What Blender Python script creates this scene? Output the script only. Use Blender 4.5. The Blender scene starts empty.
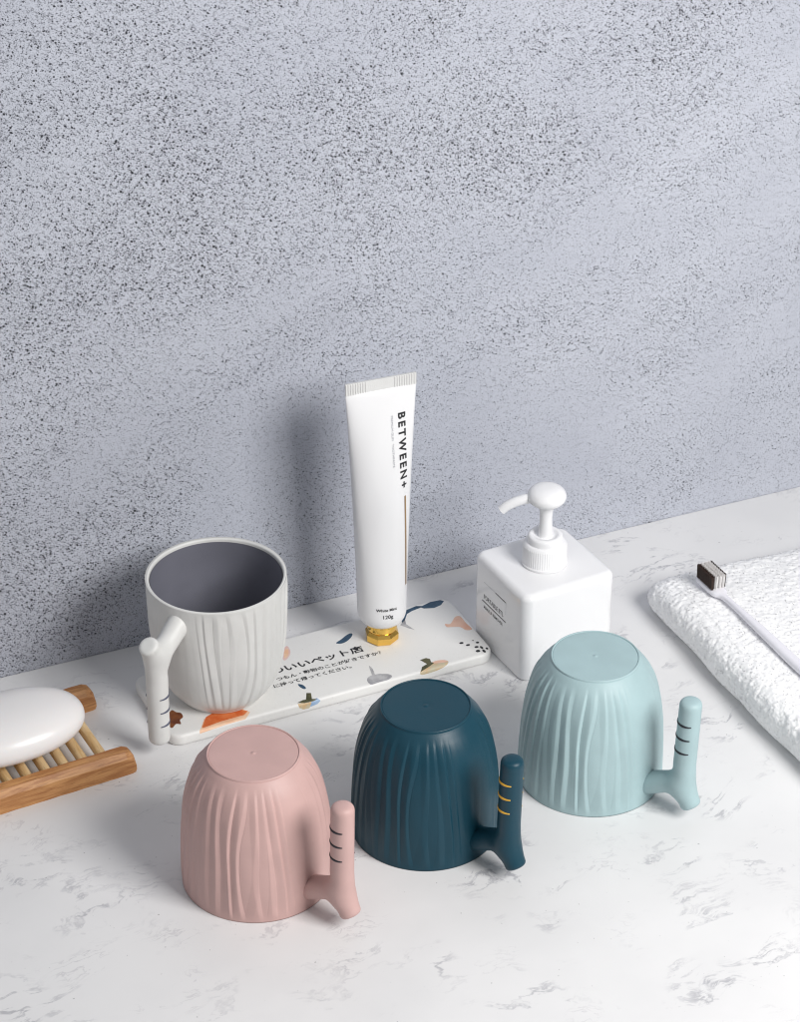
import bpy, bmesh, math, random
import numpy as np
from mathutils import Vector, Matrix, noise as mnoise

random.seed(7)
rng = np.random.default_rng(11)
MM = 0.001
scene = bpy.context.scene
COL = scene.collection
R = math.radians

# ------------------------------------------------------------------ helpers
def link(name, me, mat=None, parent=None, loc=None, rotz=0.0, smooth=True):
    o = bpy.data.objects.new(name, me)
    COL.objects.link(o)
    if mat is not None:
        if isinstance(mat, (list, tuple)):
            for m in mat:
                me.materials.append(m)
        else:
            me.materials.append(mat)
    if parent is not None:
        o.parent = parent
    if loc is not None:
        o.location = [c * MM for c in loc]
    o.rotation_euler[2] = rotz
    if smooth:
        for p in me.polygons:
            p.use_smooth = True
    return o

def mesh_from(name, verts, faces):
    me = bpy.data.meshes.new(name)
    v = np.asarray(verts, dtype=float) * MM
    me.from_pydata(v.tolist(), [], [list(map(int, f)) for f in faces])
    me.validate()
    me.update()
    return me

def from_bm(name, bm, scale=True):
    if scale:
        bmesh.ops.scale(bm, vec=(MM, MM, MM), verts=bm.verts)
    me = bpy.data.meshes.new(name)
    bm.to_mesh(me)
    bm.free()
    return me

def thing(name, label, cat, loc=(0, 0, 0), rotz=0.0, group=None):
    o = bpy.data.objects.new(name, None)
    COL.objects.link(o)
    o.empty_display_size = 0.01
    o.location = [c * MM for c in loc]
    o.rotation_euler[2] = rotz
    o["label"] = label
    o["category"] = cat
    if group:
        o["group"] = group
    return o

def revolve(profile, n=96, close_bottom=False, close_top=False):
    """profile: list of (r, z) from bottom to top, outward normals."""
    verts, faces = [], []
    for r, z in profile:
        for k in range(n):
            a = 2 * math.pi * k / n
            verts.append((r * math.cos(a), r * math.sin(a), z))
    m = len(profile)
    for i in range(m - 1):
        for k in range(n):
            a, b = i * n + k, i * n + (k + 1) % n
            faces.append((a, b, b + n, a + n))
    if close_bottom:
        faces.append([k for k in range(n)][::-1])
    if close_top:
        faces.append([(m - 1) * n + k for k in range(n)])
    return verts, faces

def loft(rings, cap0=True, cap1=True):
    n = len(rings[0])
    verts = [p for r in rings for p in r]
    faces = []
    for i in range(len(rings) - 1):
        for k in range(n):
            a, b = i * n + k, i * n + (k + 1) % n
            faces.append((a, b, b + n, a + n))
    if cap0:
        faces.append(list(range(n))[::-1])
    if cap1:
        faces.append([(len(rings) - 1) * n + k for k in range(n)])
    return verts, faces

def shade_auto(me, ang=35):
    """mark edges sharper than ang as sharp, everything else smooth"""
    bm = bmesh.new(); bm.from_mesh(me)
    bmesh.ops.recalc_face_normals(bm, faces=bm.faces)
    for e in bm.edges:
        e.smooth = not (len(e.link_faces) == 2 and e.calc_face_angle(0) > R(ang))
    for f in bm.faces:
        f.smooth = True
    bm.to_mesh(me); bm.free()

def text_geo(body, size, spacing=1.0, offset=0.0, shear=0.0):
    c = bpy.data.curves.new("txt", "FONT")
    c.body = body; c.size = size; c.space_character = spacing; c.offset = offset; c.shear = shear
    c.resolution_u = 3
    o = bpy.data.objects.new("txt", c)
    COL.objects.link(o)
    bpy.context.view_layer.update()
    dg = bpy.context.evaluated_depsgraph_get()
    me = bpy.data.meshes.new_from_object(o.evaluated_get(dg))
    vs = [(v.co.x, v.co.y) for v in me.vertices]
    fs = [tuple(p.vertices) for p in me.polygons]
    bpy.data.objects.remove(o); bpy.data.curves.remove(c); bpy.data.meshes.remove(me)
    return vs, fs

class Acc:
    def __init__(s): s.v, s.f, s.m = [], [], []
    def add(s, vs, fs, mi=0):
        b = len(s.v); s.v += [tuple(p) for p in vs]; s.f += [tuple(i + b for i in f) for f in fs]; s.m += [mi] * len(fs)
    def build(s, name, mats, parent=None, smooth=False, **k):
        me = bpy.data.meshes.new(name)
        me.from_pydata((np.asarray(s.v) * MM).tolist(), [], s.f)
        o = link(name, me, mats, parent, smooth=smooth, **k)
        for p, m in zip(me.polygons, s.m):
            p.material_index = m
        me.update()
        return o

# ------------------------------------------------------------------ materials
def new_mat(name):
    m = bpy.data.materials.new(name)
    m.use_nodes = True
    nt = m.node_tree
    return m, nt, nt.nodes["Principled BSDF"]

def N(nt, t, **k):
    n = nt.nodes.new(t)
    for a, b in k.items():
        if a in n.inputs.keys():
            n.inputs[a].default_value = b
        else:
            setattr(n, a, b)
    return n

def math_n(nt, op, a, b=None, c=None, clamp=False):
    n = nt.nodes.new("ShaderNodeMath"); n.operation = op; n.use_clamp = clamp
    for i, x in enumerate((a, b, c)):
        if x is None: continue
        if isinstance(x, (int, float)): n.inputs[i].default_value = x
        else: nt.links.new(x, n.inputs[i])
    return n.outputs[0]

def ramp(nt, x, lo, hi, a=0.0, b=1.0):
    n = nt.nodes.new("ShaderNodeMapRange"); n.interpolation_type = "SMOOTHSTEP"
    nt.links.new(x, n.inputs[0])
    n.inputs[1].default_value = lo; n.inputs[2].default_value = hi
    n.inputs[3].default_value = a; n.inputs[4].default_value = b
    return n.outputs[0]

def mixc(nt, f, a, b):
    n = nt.nodes.new("ShaderNodeMix"); n.data_type = "RGBA"
    if isinstance(f, (int, float)): n.inputs[0].default_value = f
    else: nt.links.new(f, n.inputs[0])
    for i, x in ((6, a), (7, b)):
        if isinstance(x, tuple): n.inputs[i].default_value = (*x, 1)
        else: nt.links.new(x, n.inputs[i])
    return n.outputs[2]

def noise(nt, vec, scale, detail=2.0, rough=0.5, dist=0.0):
    n = nt.nodes.new("ShaderNodeTexNoise")
    n.inputs["Scale"].default_value = scale; n.inputs["Detail"].default_value = detail
    n.inputs["Roughness"].default_value = rough; n.inputs["Distortion"].default_value = dist
    nt.links.new(vec, n.inputs["Vector"])
    return n.outputs[0]

def objco(nt, scale=(1, 1, 1), rot=(0, 0, 0), loc=(0, 0, 0)):
    tc = nt.nodes.new("ShaderNodeTexCoord")
    mp = nt.nodes.new("ShaderNodeMapping")
    mp.inputs["Scale"].default_value = scale
    mp.inputs["Rotation"].default_value = rot
    mp.inputs["Location"].default_value = loc
    nt.links.new(tc.outputs["Object"], mp.inputs["Vector"])
    return mp.outputs[0]

def rotco(nt, ang, scale, loc=(0, 0, 0)):
    """object coordinates turned in the wall plane, then stretched"""
    a = objco(nt, rot=(0, R(ang), 0), loc=loc)
    mp = nt.nodes.new("ShaderNodeMapping"); mp.inputs["Scale"].default_value = scale
    nt.links.new(a, mp.inputs["Vector"])
    return mp.outputs[0]

def bump(nt, bsdf, h, dist=0.0005, strength=1.0):
    b = nt.nodes.new("ShaderNodeBump")
    b.inputs["Distance"].default_value = dist; b.inputs["Strength"].default_value = strength
    nt.links.new(h, b.inputs["Height"]); nt.links.new(b.outputs[0], bsdf.inputs["Normal"])

def plastic(name, col, rough=0.5, grain=0.00003, spec=0.5, sss=0.0, vary=0.03):
    m, nt, b = new_mat(name)
    co = objco(nt)
    n1 = noise(nt, co, 1600, 2)
    n2 = noise(nt, co, 60, 3)
    c = mixc(nt, ramp(nt, n2, 0.3, 0.7), tuple(x * (1 - vary) for x in col), tuple(min(1, x * (1 + vary)) for x in col))
    nt.links.new(c, b.inputs["Base Color"])
    b.inputs["Roughness"].default_value = rough
    b.inputs["Specular IOR Level"].default_value = spec
    if vary: nt.links.new(ramp(nt, n2, 0.3, 0.7, rough - 0.04, rough + 0.04), b.inputs["Roughness"])
    if grain: bump(nt, b, n1, grain, 0.6)
    if sss:
        b.inputs["Subsurface Weight"].default_value = sss
        b.inputs["Subsurface Radius"].default_value = (0.004, 0.003, 0.0025)
        b.inputs["Subsurface Scale"].default_value = 1.0
    return m

M = {}
M["pink"] = plastic("pink_plastic", (0.575, 0.378, 0.352), 0.52, 0.00006)
M["teal"] = plastic("teal_plastic", (0.0055, 0.047, 0.074), 0.42, 0.00006, spec=0.34)
M["blue"] = plastic("light_blue_plastic", (0.37, 0.505, 0.525), 0.52, 0.00006)
M["white"] = plastic("warm_white_plastic", (0.72, 0.72, 0.70), 0.5, 0.00006)
M["lining"] = plastic("grey_lining", (0.17, 0.172, 0.208), 0.5, 0.00003)
M["black_ink"] = plastic("black_ink", (0.012, 0.013, 0.02), 0.45, 0)
M["yellow_ink"] = plastic("yellow_ink", (0.72, 0.40, 0.04), 0.45, 0)
M["grey_ink"] = plastic("slate_ink", (0.09, 0.10, 0.15), 0.45, 0)
M["tube"] = plastic("tube_white", (0.82, 0.82, 0.83), 0.3, 0, vary=0.0)
M["print_black"] = plastic("print_black", (0.015, 0.015, 0.017), 0.4, 0)
M["print_grey"] = plastic("print_grey", (0.30, 0.31, 0.34), 0.4, 0)
M["print_bronze"] = plastic("print_bronze", (0.30, 0.19, 0.09), 0.35, 0)
M["bottle"] = plastic("bottle_white", (0.86, 0.86, 0.87), 0.13, 0, vary=0.0)
M["pump"] = plastic("pump_white", (0.86, 0.86, 0.87), 0.32, 0, vary=0.01)
M["soap"] = plastic("soap_white", (0.84, 0.82, 0.81), 0.28, 0.00002, sss=0.25, vary=0.0)
M["brush"] = plastic("brush_lavender_white", (0.83, 0.82, 0.87), 0.25, 0, vary=0.01)
M["bristle_white"] = plastic("bristle_white", (0.78, 0.76, 0.75), 0.4, 0)
M["bristle_dark"] = plastic("bristle_dark_brown", (0.045, 0.022, 0.015), 0.45, 0)

def gold_mat():
    m, nt, b = new_mat("gold_metal")
    b.inputs["Base Color"].default_value = (0.86, 0.54, 0.13, 1)
    b.inputs["Metallic"].default_value = 1
    b.inputs["Roughness"].default_value = 0.16
    return m
M["gold"] = gold_mat()

def wood_mat(name, a, b_, axis_scale, rot=(0, 0, 0)):
    m, nt, b = new_mat(name)
    co = objco(nt, scale=axis_scale, rot=rot)
    g = noise(nt, co, 1.0, 5, 0.65, 0.8)
    f = noise(nt, objco(nt, scale=tuple(s * 4 for s in axis_scale), rot=rot), 1.0, 3, 0.6)
    c = mixc(nt, ramp(nt, g, 0.32, 0.7), a, b_)
    c = mixc(nt, ramp(nt, f, 0.56, 0.72, 0, 0.45), c, tuple(x * 0.45 for x in a))
    nt.links.new(c, b.inputs["Base Color"])
    b.inputs["Roughness"].default_value = 0.5
    bump(nt, b, f, 0.00025, 0.7)
    return m
M["rail_wood"] = wood_mat("rail_wood", (0.36, 0.145, 0.045), (0.62, 0.32, 0.125), (30, 300, 300))
M["dowel_wood"] = wood_mat("dowel_wood", (0.60, 0.38, 0.16), (0.78, 0.58, 0.33), (260, 24, 260))

def wall_mat():
    m, nt, b = new_mat("speckled_plaster")
    # specks: short slanted pits
    co = rotco(nt, -35, (0.85, 1.0, 1.25))
    base = objco(nt)
    s1 = noise(nt, co, 840, 1.5, 0.55)
    s2 = noise(nt, co, 1300, 1.0, 0.5)
    s3 = noise(nt, rotco(nt, -20, (1, 1, 1.2), (3, 1, 2)), 520, 2.0, 0.6)
    # density: patches + slanted trowel streaks
    streak = noise(nt, rotco(nt, 24, (2.0, 1, 6.0)), 1.8, 4, 0.6, 0.6)
    patch = noise(nt, objco(nt, loc=(0.35, 0, 0.13)), 6.5, 4, 0.6, 0.4)
    den = math_n(nt, "ADD", math_n(nt, "MULTIPLY", streak, 0.5), math_n(nt, "MULTIPLY", patch, 0.5))
    sep = nt.nodes.new("ShaderNodeSeparateXYZ"); nt.links.new(base, sep.inputs[0])
    den = math_n(nt, "ADD", den, math_n(nt, "MULTIPLY", sep.outputs[0], -0.22))
    den = math_n(nt, "ADD", den, math_n(nt, "MULTIPLY", math_n(nt, "SUBTRACT", sep.outputs[2], 0.20), 0.20))
    d = ramp(nt, den, 0.34, 0.66)                       # 0 smooth .. 1 very pitted
    t1 = math_n(nt, "SUBTRACT", 0.665, math_n(nt, "MULTIPLY", d, 0.085))
    k1 = math_n(nt, "DIVIDE", math_n(nt, "SUBTRACT", s1, t1), 0.035, clamp=True)
    k1.node.use_clamp = True
    t2 = math_n(nt, "SUBTRACT", 0.60, math_n(nt, "MULTIPLY", d, 0.08))
    k2 = math_n(nt, "DIVIDE", math_n(nt, "SUBTRACT", s2, t2), 0.06, clamp=True)
    t3 = math_n(nt, "SUBTRACT", 0.72, math_n(nt, "MULTIPLY", d, 0.05))
    k3 = math_n(nt, "DIVIDE", math_n(nt, "SUBTRACT", s3, t3), 0.03, clamp=True)
    def dots(scale, rmax, loc):
        v = nt.nodes.new("ShaderNodeTexVoronoi"); v.inputs["Scale"].default_value = scale
        wv = nt.nodes.new("ShaderNodeTexNoise"); wv.inputs["Scale"].default_value = scale * 1.6
        c0 = rotco(nt, -35, (0.9, 1, 1.15), loc); nt.links.new(c0, wv.inputs["Vector"])
        ma = nt.nodes.new("ShaderNodeVectorMath"); ma.operation = "MULTIPLY_ADD"
        nt.links.new(wv.outputs["Color"], ma.inputs[0]); ma.inputs[1].default_value = (0.9 / scale,) * 3; nt.links.new(c0, ma.inputs[2])
        nt.links.new(ma.outputs[0], v.inputs["Vector"])
        se = nt.nodes.new("ShaderNodeSeparateColor"); nt.links.new(v.outputs["Color"], se.inputs[0])
        pw = math_n(nt, "POWER", se.outputs[0], 2.6)
        rad = math_n(nt, "MULTIPLY", pw, math_n(nt, "MULTIPLY_ADD", d, rmax * 0.62, rmax * 0.38))
        df = math_n(nt, "DIVIDE", math_n(nt, "SUBTRACT", rad, v.outputs["Distance"]), 0.07, clamp=True)
        return df
    dA = dots(600, 0.55, (5, 2, 1)); dB = dots(900, 0.62, (1, 7, 4))
    tone = mixc(nt, ramp(nt, patch, 0.3, 0.7), (0.440, 0.460, 0.522), (0.520, 0.541, 0.602))
    fine = noise(nt, base, 1500, 2)
    tone = mixc(nt, ramp(nt, fine, 0.35, 0.65, 0.0, 0.22), tone, (0.62, 0.65, 0.72))
    c = mixc(nt, math_n(nt, "MULTIPLY", k2, 0.42), tone, (0.13, 0.14, 0.175))
    c = mixc(nt, math_n(nt, "MULTIPLY", k1, 0.45), c, (0.055, 0.055, 0.07))
    c = mixc(nt, math_n(nt, "MULTIPLY", k3, 0.95), c, (0.015, 0.015, 0.02))
    c = mixc(nt, math_n(nt, "MULTIPLY", dB, 0.85), c, (0.05, 0.05, 0.065))
    c = mixc(nt, math_n(nt, "MULTIPLY", dA, 0.95), c, (0.02, 0.02, 0.026))
    nt.links.new(c, b.inputs["Base Color"])
    b.inputs["Roughness"].default_value = 0.8
    b.inputs["Specular IOR Level"].default_value = 0.25
    h = math_n(nt, "SUBTRACT", math_n(nt, "MULTIPLY", fine, 0.25), math_n(nt, "MAXIMUM", math_n(nt, "MAXIMUM", math_n(nt, "MULTIPLY", k1, 0.5), k3), math_n(nt, "MAXIMUM", dA, dB)))
    bump(nt, b, h, 0.0006, 0.7)
    return m
M["wall"] = wall_mat()

def quartz_mat():
    m, nt, b = new_mat("white_quartz")
    base = objco(nt)
    warp = N(nt, "ShaderNodeTexNoise"); warp.inputs["Scale"].default_value = 14; warp.inputs["Detail"].default_value = 4
    nt.links.new(base, warp.inputs["Vector"])
    add = nt.nodes.new("ShaderNodeVectorMath"); add.operation = "MULTIPLY_ADD"
    nt.links.new(warp.outputs["Color"], add.inputs[0]); add.inputs[1].default_value = (0.07, 0.07, 0.07)
    nt.links.new(base, add.inputs[2])
    mp = nt.nodes.new("ShaderNodeMapping"); mp.inputs["Rotation"].default_value = (0, 0, R(-35)); mp.inputs["Scale"].default_value = (1, 2.6, 1)
    nt.links.new(add.outputs[0], mp.inputs["Vector"])
    v1 = noise(nt, mp.outputs[0], 12, 6, 0.64)
    r1 = math_n(nt, "ABSOLUTE", math_n(nt, "SUBTRACT", v1, 0.5))
    vein = ramp(nt, r1, 0.0, 0.030, 1, 0)
    msk = ramp(nt, noise(nt, objco(nt, loc=(0.21, 0.4, 0)), 15, 3, 0.6), 0.465, 0.64)
    brk = ramp(nt, noise(nt, base, 95, 4, 0.65), 0.36, 0.56)
    vein = math_n(nt, "MULTIPLY", math_n(nt, "MULTIPLY", vein, msk), brk)
    v2 = noise(nt, mp.outputs[0], 46, 4, 0.6)
    r2 = math_n(nt, "ABSOLUTE", math_n(nt, "SUBTRACT", v2, 0.5))
    vein2 = math_n(nt, "MULTIPLY", ramp(nt, r2, 0.0, 0.03, 1, 0), ramp(nt, noise(nt, objco(nt, loc=(0.7, 0.1, 0)), 22, 3), 0.55, 0.70))
    dots = ramp(nt, noise(nt, base, 420, 1), 0.775, 0.80)
    cloud = noise(nt, base, 9, 4, 0.55)
    c = mixc(nt, ramp(nt, cloud, 0.3, 0.7), (0.745, 0.743, 0.745), (0.80, 0.797, 0.797))
    c = mixc(nt, math_n(nt, "MULTIPLY", vein, 0.58), c, (0.26, 0.26, 0.30))
    c = mixc(nt, math_n(nt, "MULTIPLY", vein2, 0.36), c, (0.38, 0.37, 0.40))
    c = mixc(nt, math_n(nt, "MULTIPLY", dots, 0.6), c, (0.2, 0.19, 0.2))
    nt.links.new(c, b.inputs["Base Color"])
    nt.links.new(ramp(nt, cloud, 0.3, 0.7, 0.36, 0.44), b.inputs["Roughness"])
    b.inputs["Specular IOR Level"].default_value = 0.4
    return m
M["quartz"] = quartz_mat()

def tray_mat():
    m, nt, b = new_mat("tray_ceramic")
    co = objco(nt)
    s = noise(nt, co, 700, 2)
    c = mixc(nt, ramp(nt, s, 0.66, 0.76, 0, 0.3), (0.80, 0.795, 0.775), (0.55, 0.53, 0.50))
    nt.links.new(c, b.inputs["Base Color"]); b.inputs["Roughness"].default_value = 0.45
    bump(nt, b, noise(nt, co, 900, 3), 0.0001, 0.5)
    return m
M["tray"] = tray_mat()

def patch_mat(name, a, b_, sc=160):
    m, nt, b = new_mat(name)
    c = mixc(nt, ramp(nt, noise(nt, objco(nt), sc, 3, 0.6), 0.35, 0.65), a, b_)
    nt.links.new(c, b.inputs["Base Color"]); b.inputs["Roughness"].default_value = 0.45
    return m
M["p_orange"] = patch_mat("print_orange", (0.62, 0.13, 0.03), (0.72, 0.22, 0.07))
M["p_peach"] = patch_mat("print_peach", (0.82, 0.50, 0.32), (0.85, 0.60, 0.42))
M["p_brown"] = patch_mat("print_brown", (0.12, 0.03, 0.012), (0.22, 0.07, 0.02))
M["p_navy"] = patch_mat("print_navy", (0.02, 0.055, 0.10), (0.04, 0.09, 0.15))
M["p_grey"] = patch_mat("print_soft_grey", (0.30, 0.30, 0.32), (0.50, 0.50, 0.51))
M["p_olive"] = patch_mat("print_olive", (0.06, 0.06, 0.025), (0.12, 0.11, 0.05))
M["p_ochre"] = patch_mat("print_ochre", (0.62, 0.42, 0.22), (0.55, 0.50, 0.36))
M["p_sky"] = patch_mat("print_sky", (0.25, 0.40, 0.62), (0.35, 0.48, 0.66))
M["p_pink"] = patch_mat("print_pink", (0.75, 0.48, 0.44), (0.78, 0.60, 0.56))
M["p_salmon"] = patch_mat("print_salmon", (0.72, 0.40, 0.28), (0.78, 0.52, 0.40), 90)
M["p_black"] = patch_mat("print_ink", (0.01, 0.012, 0.014), (0.02, 0.02, 0.024))

def towel_mat():
    m, nt, b = new_mat("terry_cotton")
    co = objco(nt)
    n1 = noise(nt, co, 620, 3, 0.6)
    n2 = noise(nt, co, 60, 3)
    c = mixc(nt, ramp(nt, n2, 0.3, 0.7), (0.90, 0.90, 0.905), (0.93, 0.93, 0.93))
    nt.links.new(c, b.inputs["Base Color"])
    b.inputs["Roughness"].default_value = 0.95
    b.inputs["Specular IOR Level"].default_value = 0.1
    b.inputs["Sheen Weight"].default_value = 0.0
    bump(nt, b, n1, 0.0004, 0.6)
    return m
M["towel"] = towel_mat()
def pile_mat():
    m = towel_mat(); m.name = "terry_pile"; nt = m.node_tree
    p = nt.nodes["Principled BSDF"]; o = nt.nodes["Material Output"]
    tr = nt.nodes.new("ShaderNodeBsdfTranslucent"); tr.inputs[0].default_value = (0.93, 0.93, 0.93, 1)
    mx = nt.nodes.new("ShaderNodeMixShader"); mx.inputs[0].default_value = 0.4
    nt.links.new(p.outputs[0], mx.inputs[1]); nt.links.new(tr.outputs[0], mx.inputs[2]); nt.links.new(mx.outputs[0], o.inputs[0])
    return m
M["pile"] = pile_mat()

# ------------------------------------------------------------------ setting
YAW = R(23.6)
WU = Vector((math.cos(YAW), math.sin(YAW), 0)); WN = Vector((math.sin(YAW), -math.cos(YAW), 0))   # along wall, toward viewer
WP = Vector((6.6, -87.5, 0))

# countertop: a slab whose back edge butts against the wall
def slab(p, rotz, x0, x1, y0, y1, z0, z1, name, mat):
    bm = bmesh.new()
    bmesh.ops.create_cube(bm, size=1)
    for v in bm.verts:
        v.co = Vector(((x1 if v.co.x > 0 else x0), (y1 if v.co.y > 0 else y0), (z1 if v.co.z > 0 else z0)))
    return link(name, from_bm(name, bm), mat, loc=p, rotz=rotz, smooth=False)
ct = slab((WP.x, WP.y, 0), YAW, -1500, 1500, -1100, -0.0, -40, 0, "countertop", M["quartz"])
ct["kind"] = "structure"; ct["label"] = "white quartz countertop with faint grey veins"
wl = slab((WP.x, WP.y, 0), YAW, -1500, 1500, 0.6, 100, -60, 1400, "wall", M["wall"])
wl["kind"] = "structure"; wl["label"] = "blue grey plaster wall covered in small dark pits"

# ------------------------------------------------------------------ mug
H = 84.0
PROF = [(42.2, 0), (42.1, 6), (42.0, 14), (41.7, 24), (41.2, 34), (40.5, 43), (39.5, 51), (38.2, 58), (36.7, 64), (34.9, 69.2),
        (33.0, 73.2), (31.0, 76.4), (29.0, 79.0), (27.2, 81.2), (25.8, 82.6)]
def prof_r(z):
    for (r0, z0), (r1, z1) in zip(PROF, PROF[1:]):
        if z <= z1:
            t = (z - z0) / (z1 - z0); return r0 + (r1 - r0) * t
    return PROF[-1][0]
# smooth the polyline once by sampling a Catmull-Rom through it
def catmull(P, n):
    P = [np.array(p, float) for p in P]
    P = [2 * P[0] - P[1]] + P + [2 * P[-1] - P[-2]]
    out = []
    for i in range(1, len(P) - 2):
        for k in range(n):
            t = k / n
            out.append(0.5 * ((2 * P[i]) + (-P[i - 1] + P[i + 1]) * t + (2 * P[i - 1] - 5 * P[i] + 4 * P[i + 1] - P[i + 2]) * t * t + (-P[i - 1] + 3 * P[i] - 3 * P[i + 1] + P[i + 2]) * t ** 3))
    out.append(P[-2])
    return np.array(out)

def sstep(a, b, x):
    t = np.clip((x - a) / (b - a), 0, 1); return t * t * (3 - 2 * t)

def pleat(th, z):
    """relief in mm at angle th (0 = handle) and height z above the rim"""
    zz = z / H
    top = sstep(0.45, 1.0, zz)
    lean = 0.085 * np.sin(2 * th + 0.4) * (1 - zz) + 0.10 * np.sin(3 * th + 1.9) * top * (zz - 0.45)
    u = th + 0.045 * np.sin(3 * th + 0.7) + 0.028 * np.sin(7 * th + 2.1) + 0.014 * np.sin(17 * th) + lean
    wob = 0.025 * np.sin(2 * np.pi * zz * 0.75 + 1.6 * np.sin(3 * th) + 0.6) + 0.016 * np.sin(2 * np.pi * zz * 1.1 + 8 * th)
    def fold(ph, per, asym, soft):
        idx = np.floor(ph); q = ph - idx
        c = np.where(q < asym, q / asym, (1 - q) / (1 - asym))
        c = c * (1 - soft) + c * c * (3 - 2 * c) * soft
        dep = 0.45 + 0.55 * np.sin(np.mod(idx, per) * 2.4 + 1.0) ** 2
        return (c - 0.5) * dep
    d1 = fold((u + wob) * 37 / (2 * np.pi) + 0.14 * np.sin(5 * th + 3 * zz), 37, 0.70, 0.45)
    d2 = 0.42 * fold((th - 0.8 * wob + 0.07 * np.sin(4 * th + 2.2 * zz)) * 29 / (2 * np.pi) + 0.3, 29, 0.42, 0.3)
    env = sstep(81.5, 73, z) * sstep(-0.5, 8, z)
    ath = np.abs((th + np.pi) % (2 * np.pi) - np.pi)
    env = env * (0.08 + 0.92 * sstep(0.22, 0.55, ath))
    return 1.12 * (d1 + d2) * env

def make_body_mesh():
    n = 1100
    outer = catmull(PROF, 8)
    th = np.linspace(0, 2 * np.pi, n, endpoint=False)
    rings = []
    for r, z in outer:
        rr = r + pleat(th, z) * (r / 42.0)
        rings.append(np.stack([rr * np.cos(th), rr * np.sin(th), np.full(n, z)], 1))
    # closed underside of the foot, then the inner wall and the rounded rim
    def plain(r, z): return np.stack([r * np.cos(th), r * np.sin(th), np.full(n, z)], 1)
    top = [plain(25.0, 82.75), plain(24.7, 82.2), plain(24.6, 81.8), plain(12, 81.8), plain(0.05, 81.8)]
    inner = [plain(0.05, 79.2)] + [plain(max(0.05, prof_r(z) - 2.3), z - (2.0 if z > 60 else 0)) for z in (81.0, 77, 70, 62, 50, 36, 22, 8, 3)]
    rim = []
    base = rings[0]
    for k in range(7):
        a = math.pi * k / 6
        mid = 42.2 - 1.13
        rim.append(plain(mid - 1.12 * math.cos(a), 1.1 - 1.1 * math.sin(a)))
    allr = inner + rim[:-1] + rings + top
    v = np.concatenate(allr)
    faces = []
    for i in range(len(allr) - 1):
        a = np.arange(n) + i * n; b = (np.arange(n) + 1) % n + i * n
        faces += np.stack([a, b, b + n, a + n], 1).tolist()
    return mesh_from("mug_body", v, faces)

# smooth-union capsules turned into a surface with naive surface nets
def sdf_mesh(fn, lo, hi, h):
    ax = [np.arange(lo[i], hi[i] + h, h) for i in range(3)]
    X, Y, Z = np.meshgrid(*ax, indexing="ij")
    F = fn(X, Y, Z)
    nx, ny, nz = [k - 1 for k in F.shape]
    corners = [(i, j, k) for i in (0, 1) for j in (0, 1) for k in (0, 1)]
    acc = np.zeros((nx, ny, nz, 3)); cnt = np.zeros((nx, ny, nz))
    for a in range(8):
        for b in range(a + 1, 8):
            ca, cb = corners[a], corners[b]
            if sum(abs(p - q) for p, q in zip(ca, cb)) != 1: continue
            fa = F[ca[0]:ca[0] + nx, ca[1]:ca[1] + ny, ca[2]:ca[2] + nz]
            fb = F[cb[0]:cb[0] + nx, cb[1]:cb[1] + ny, cb[2]:cb[2] + nz]
            m = (fa < 0) != (fb < 0)
            t = np.where(m, fa / np.where(fa - fb == 0, 1, fa - fb), 0)
            for d in range(3):
                acc[..., d] += np.where(m, ca[d] + t * (cb[d] - ca[d]), 0)
            cnt += m
    mask = cnt > 0
    idx = -np.ones(mask.shape, int); idx[mask] = np.arange(mask.sum())
    I = np.argwhere(mask)
    P = acc[mask] / cnt[mask][:, None]
    V = (I + P) * h + np.array(lo)
    faces = []
    S = F < 0
    for d in range(3):
        e = [0, 0, 0]; e[d] = 1
        a = S[1:-1, 1:-1, 1:-1]
        sl = tuple(slice(1 + e[q], F.shape[q] - 1 + e[q]) for q in range(3))
        b = S[sl]
        ch = np.argwhere(a != b) + 1
        d1, d2 = [(1, 2), (2, 0), (0, 1)][d]
        for p in ch:
            if any(p[q] >= mask.shape[q] for q in range(3)): continue
            q00 = p.copy(); q10 = p.copy(); q10[d1] -= 1; q11 = q10.copy(); q11[d2] -= 1; q01 = p.copy(); q01[d2] -= 1
            ids = [idx[tuple(q)] for q in (q00, q10, q11, q01)]
            if min(ids) < 0: continue
            if not S[tuple(p)]: ids = ids[::-1]
            faces.append(ids)
    return V, faces

def handle_sdf(X, Y, Z):
    def cap(a, b, ra, rb, sy=1.0):
        a = np.array(a, float); b = np.array(b, float); ab = b - a
        t = np.clip(((X - a[0]) * ab[0] + (Y - a[1]) * ab[1] + (Z - a[2]) * ab[2]) / (ab @ ab), 0, 1)
        dx = X - a[0] - t * ab[0]; dy = (Y - a[1] - t * ab[1]) * sy; dz = Z - a[2] - t * ab[2]
        return np.sqrt(dx * dx + dy * dy + dz * dz) - (ra + (rb - ra) * t)
    def smin(a, b, k):
        h = np.clip(0.5 + 0.5 * (b - a) / k, 0, 1)
        return b * (1 - h) + a * h - k * h * (1 - h)
    # stem with a flatter end cap
    stem = cap((65.0, 0, 78.0), (63.9, 0, 36), 6.45, 6.6)
    stem = -smin(-stem, -(Z - 82.0), 3.0)
    low = cap((63.9, 0, 36), (65.2, 0, 18), 6.6, 6.3)
    knob = cap((65.0, 0, 19), (69.4, 0, 11.2), 6.2, 6.1)
    end = (X - 69.9) * 0.55 + (Z - 11.0) * -0.83 - 2.2            # flattened end face of the knob
    knob = -smin(-knob, -end, 2.0)
    arm = cap((36, 0, 10.0), (59.5, 0, 22.5), 7.1, 6.2)
    d = np.minimum(stem, low); d = smin(d, knob, 3); d = smin(d, arm, 7.0)
    return -smin(-d, -(41.3 - np.sqrt(X * X + Y * Y)), 0.3)

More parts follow.
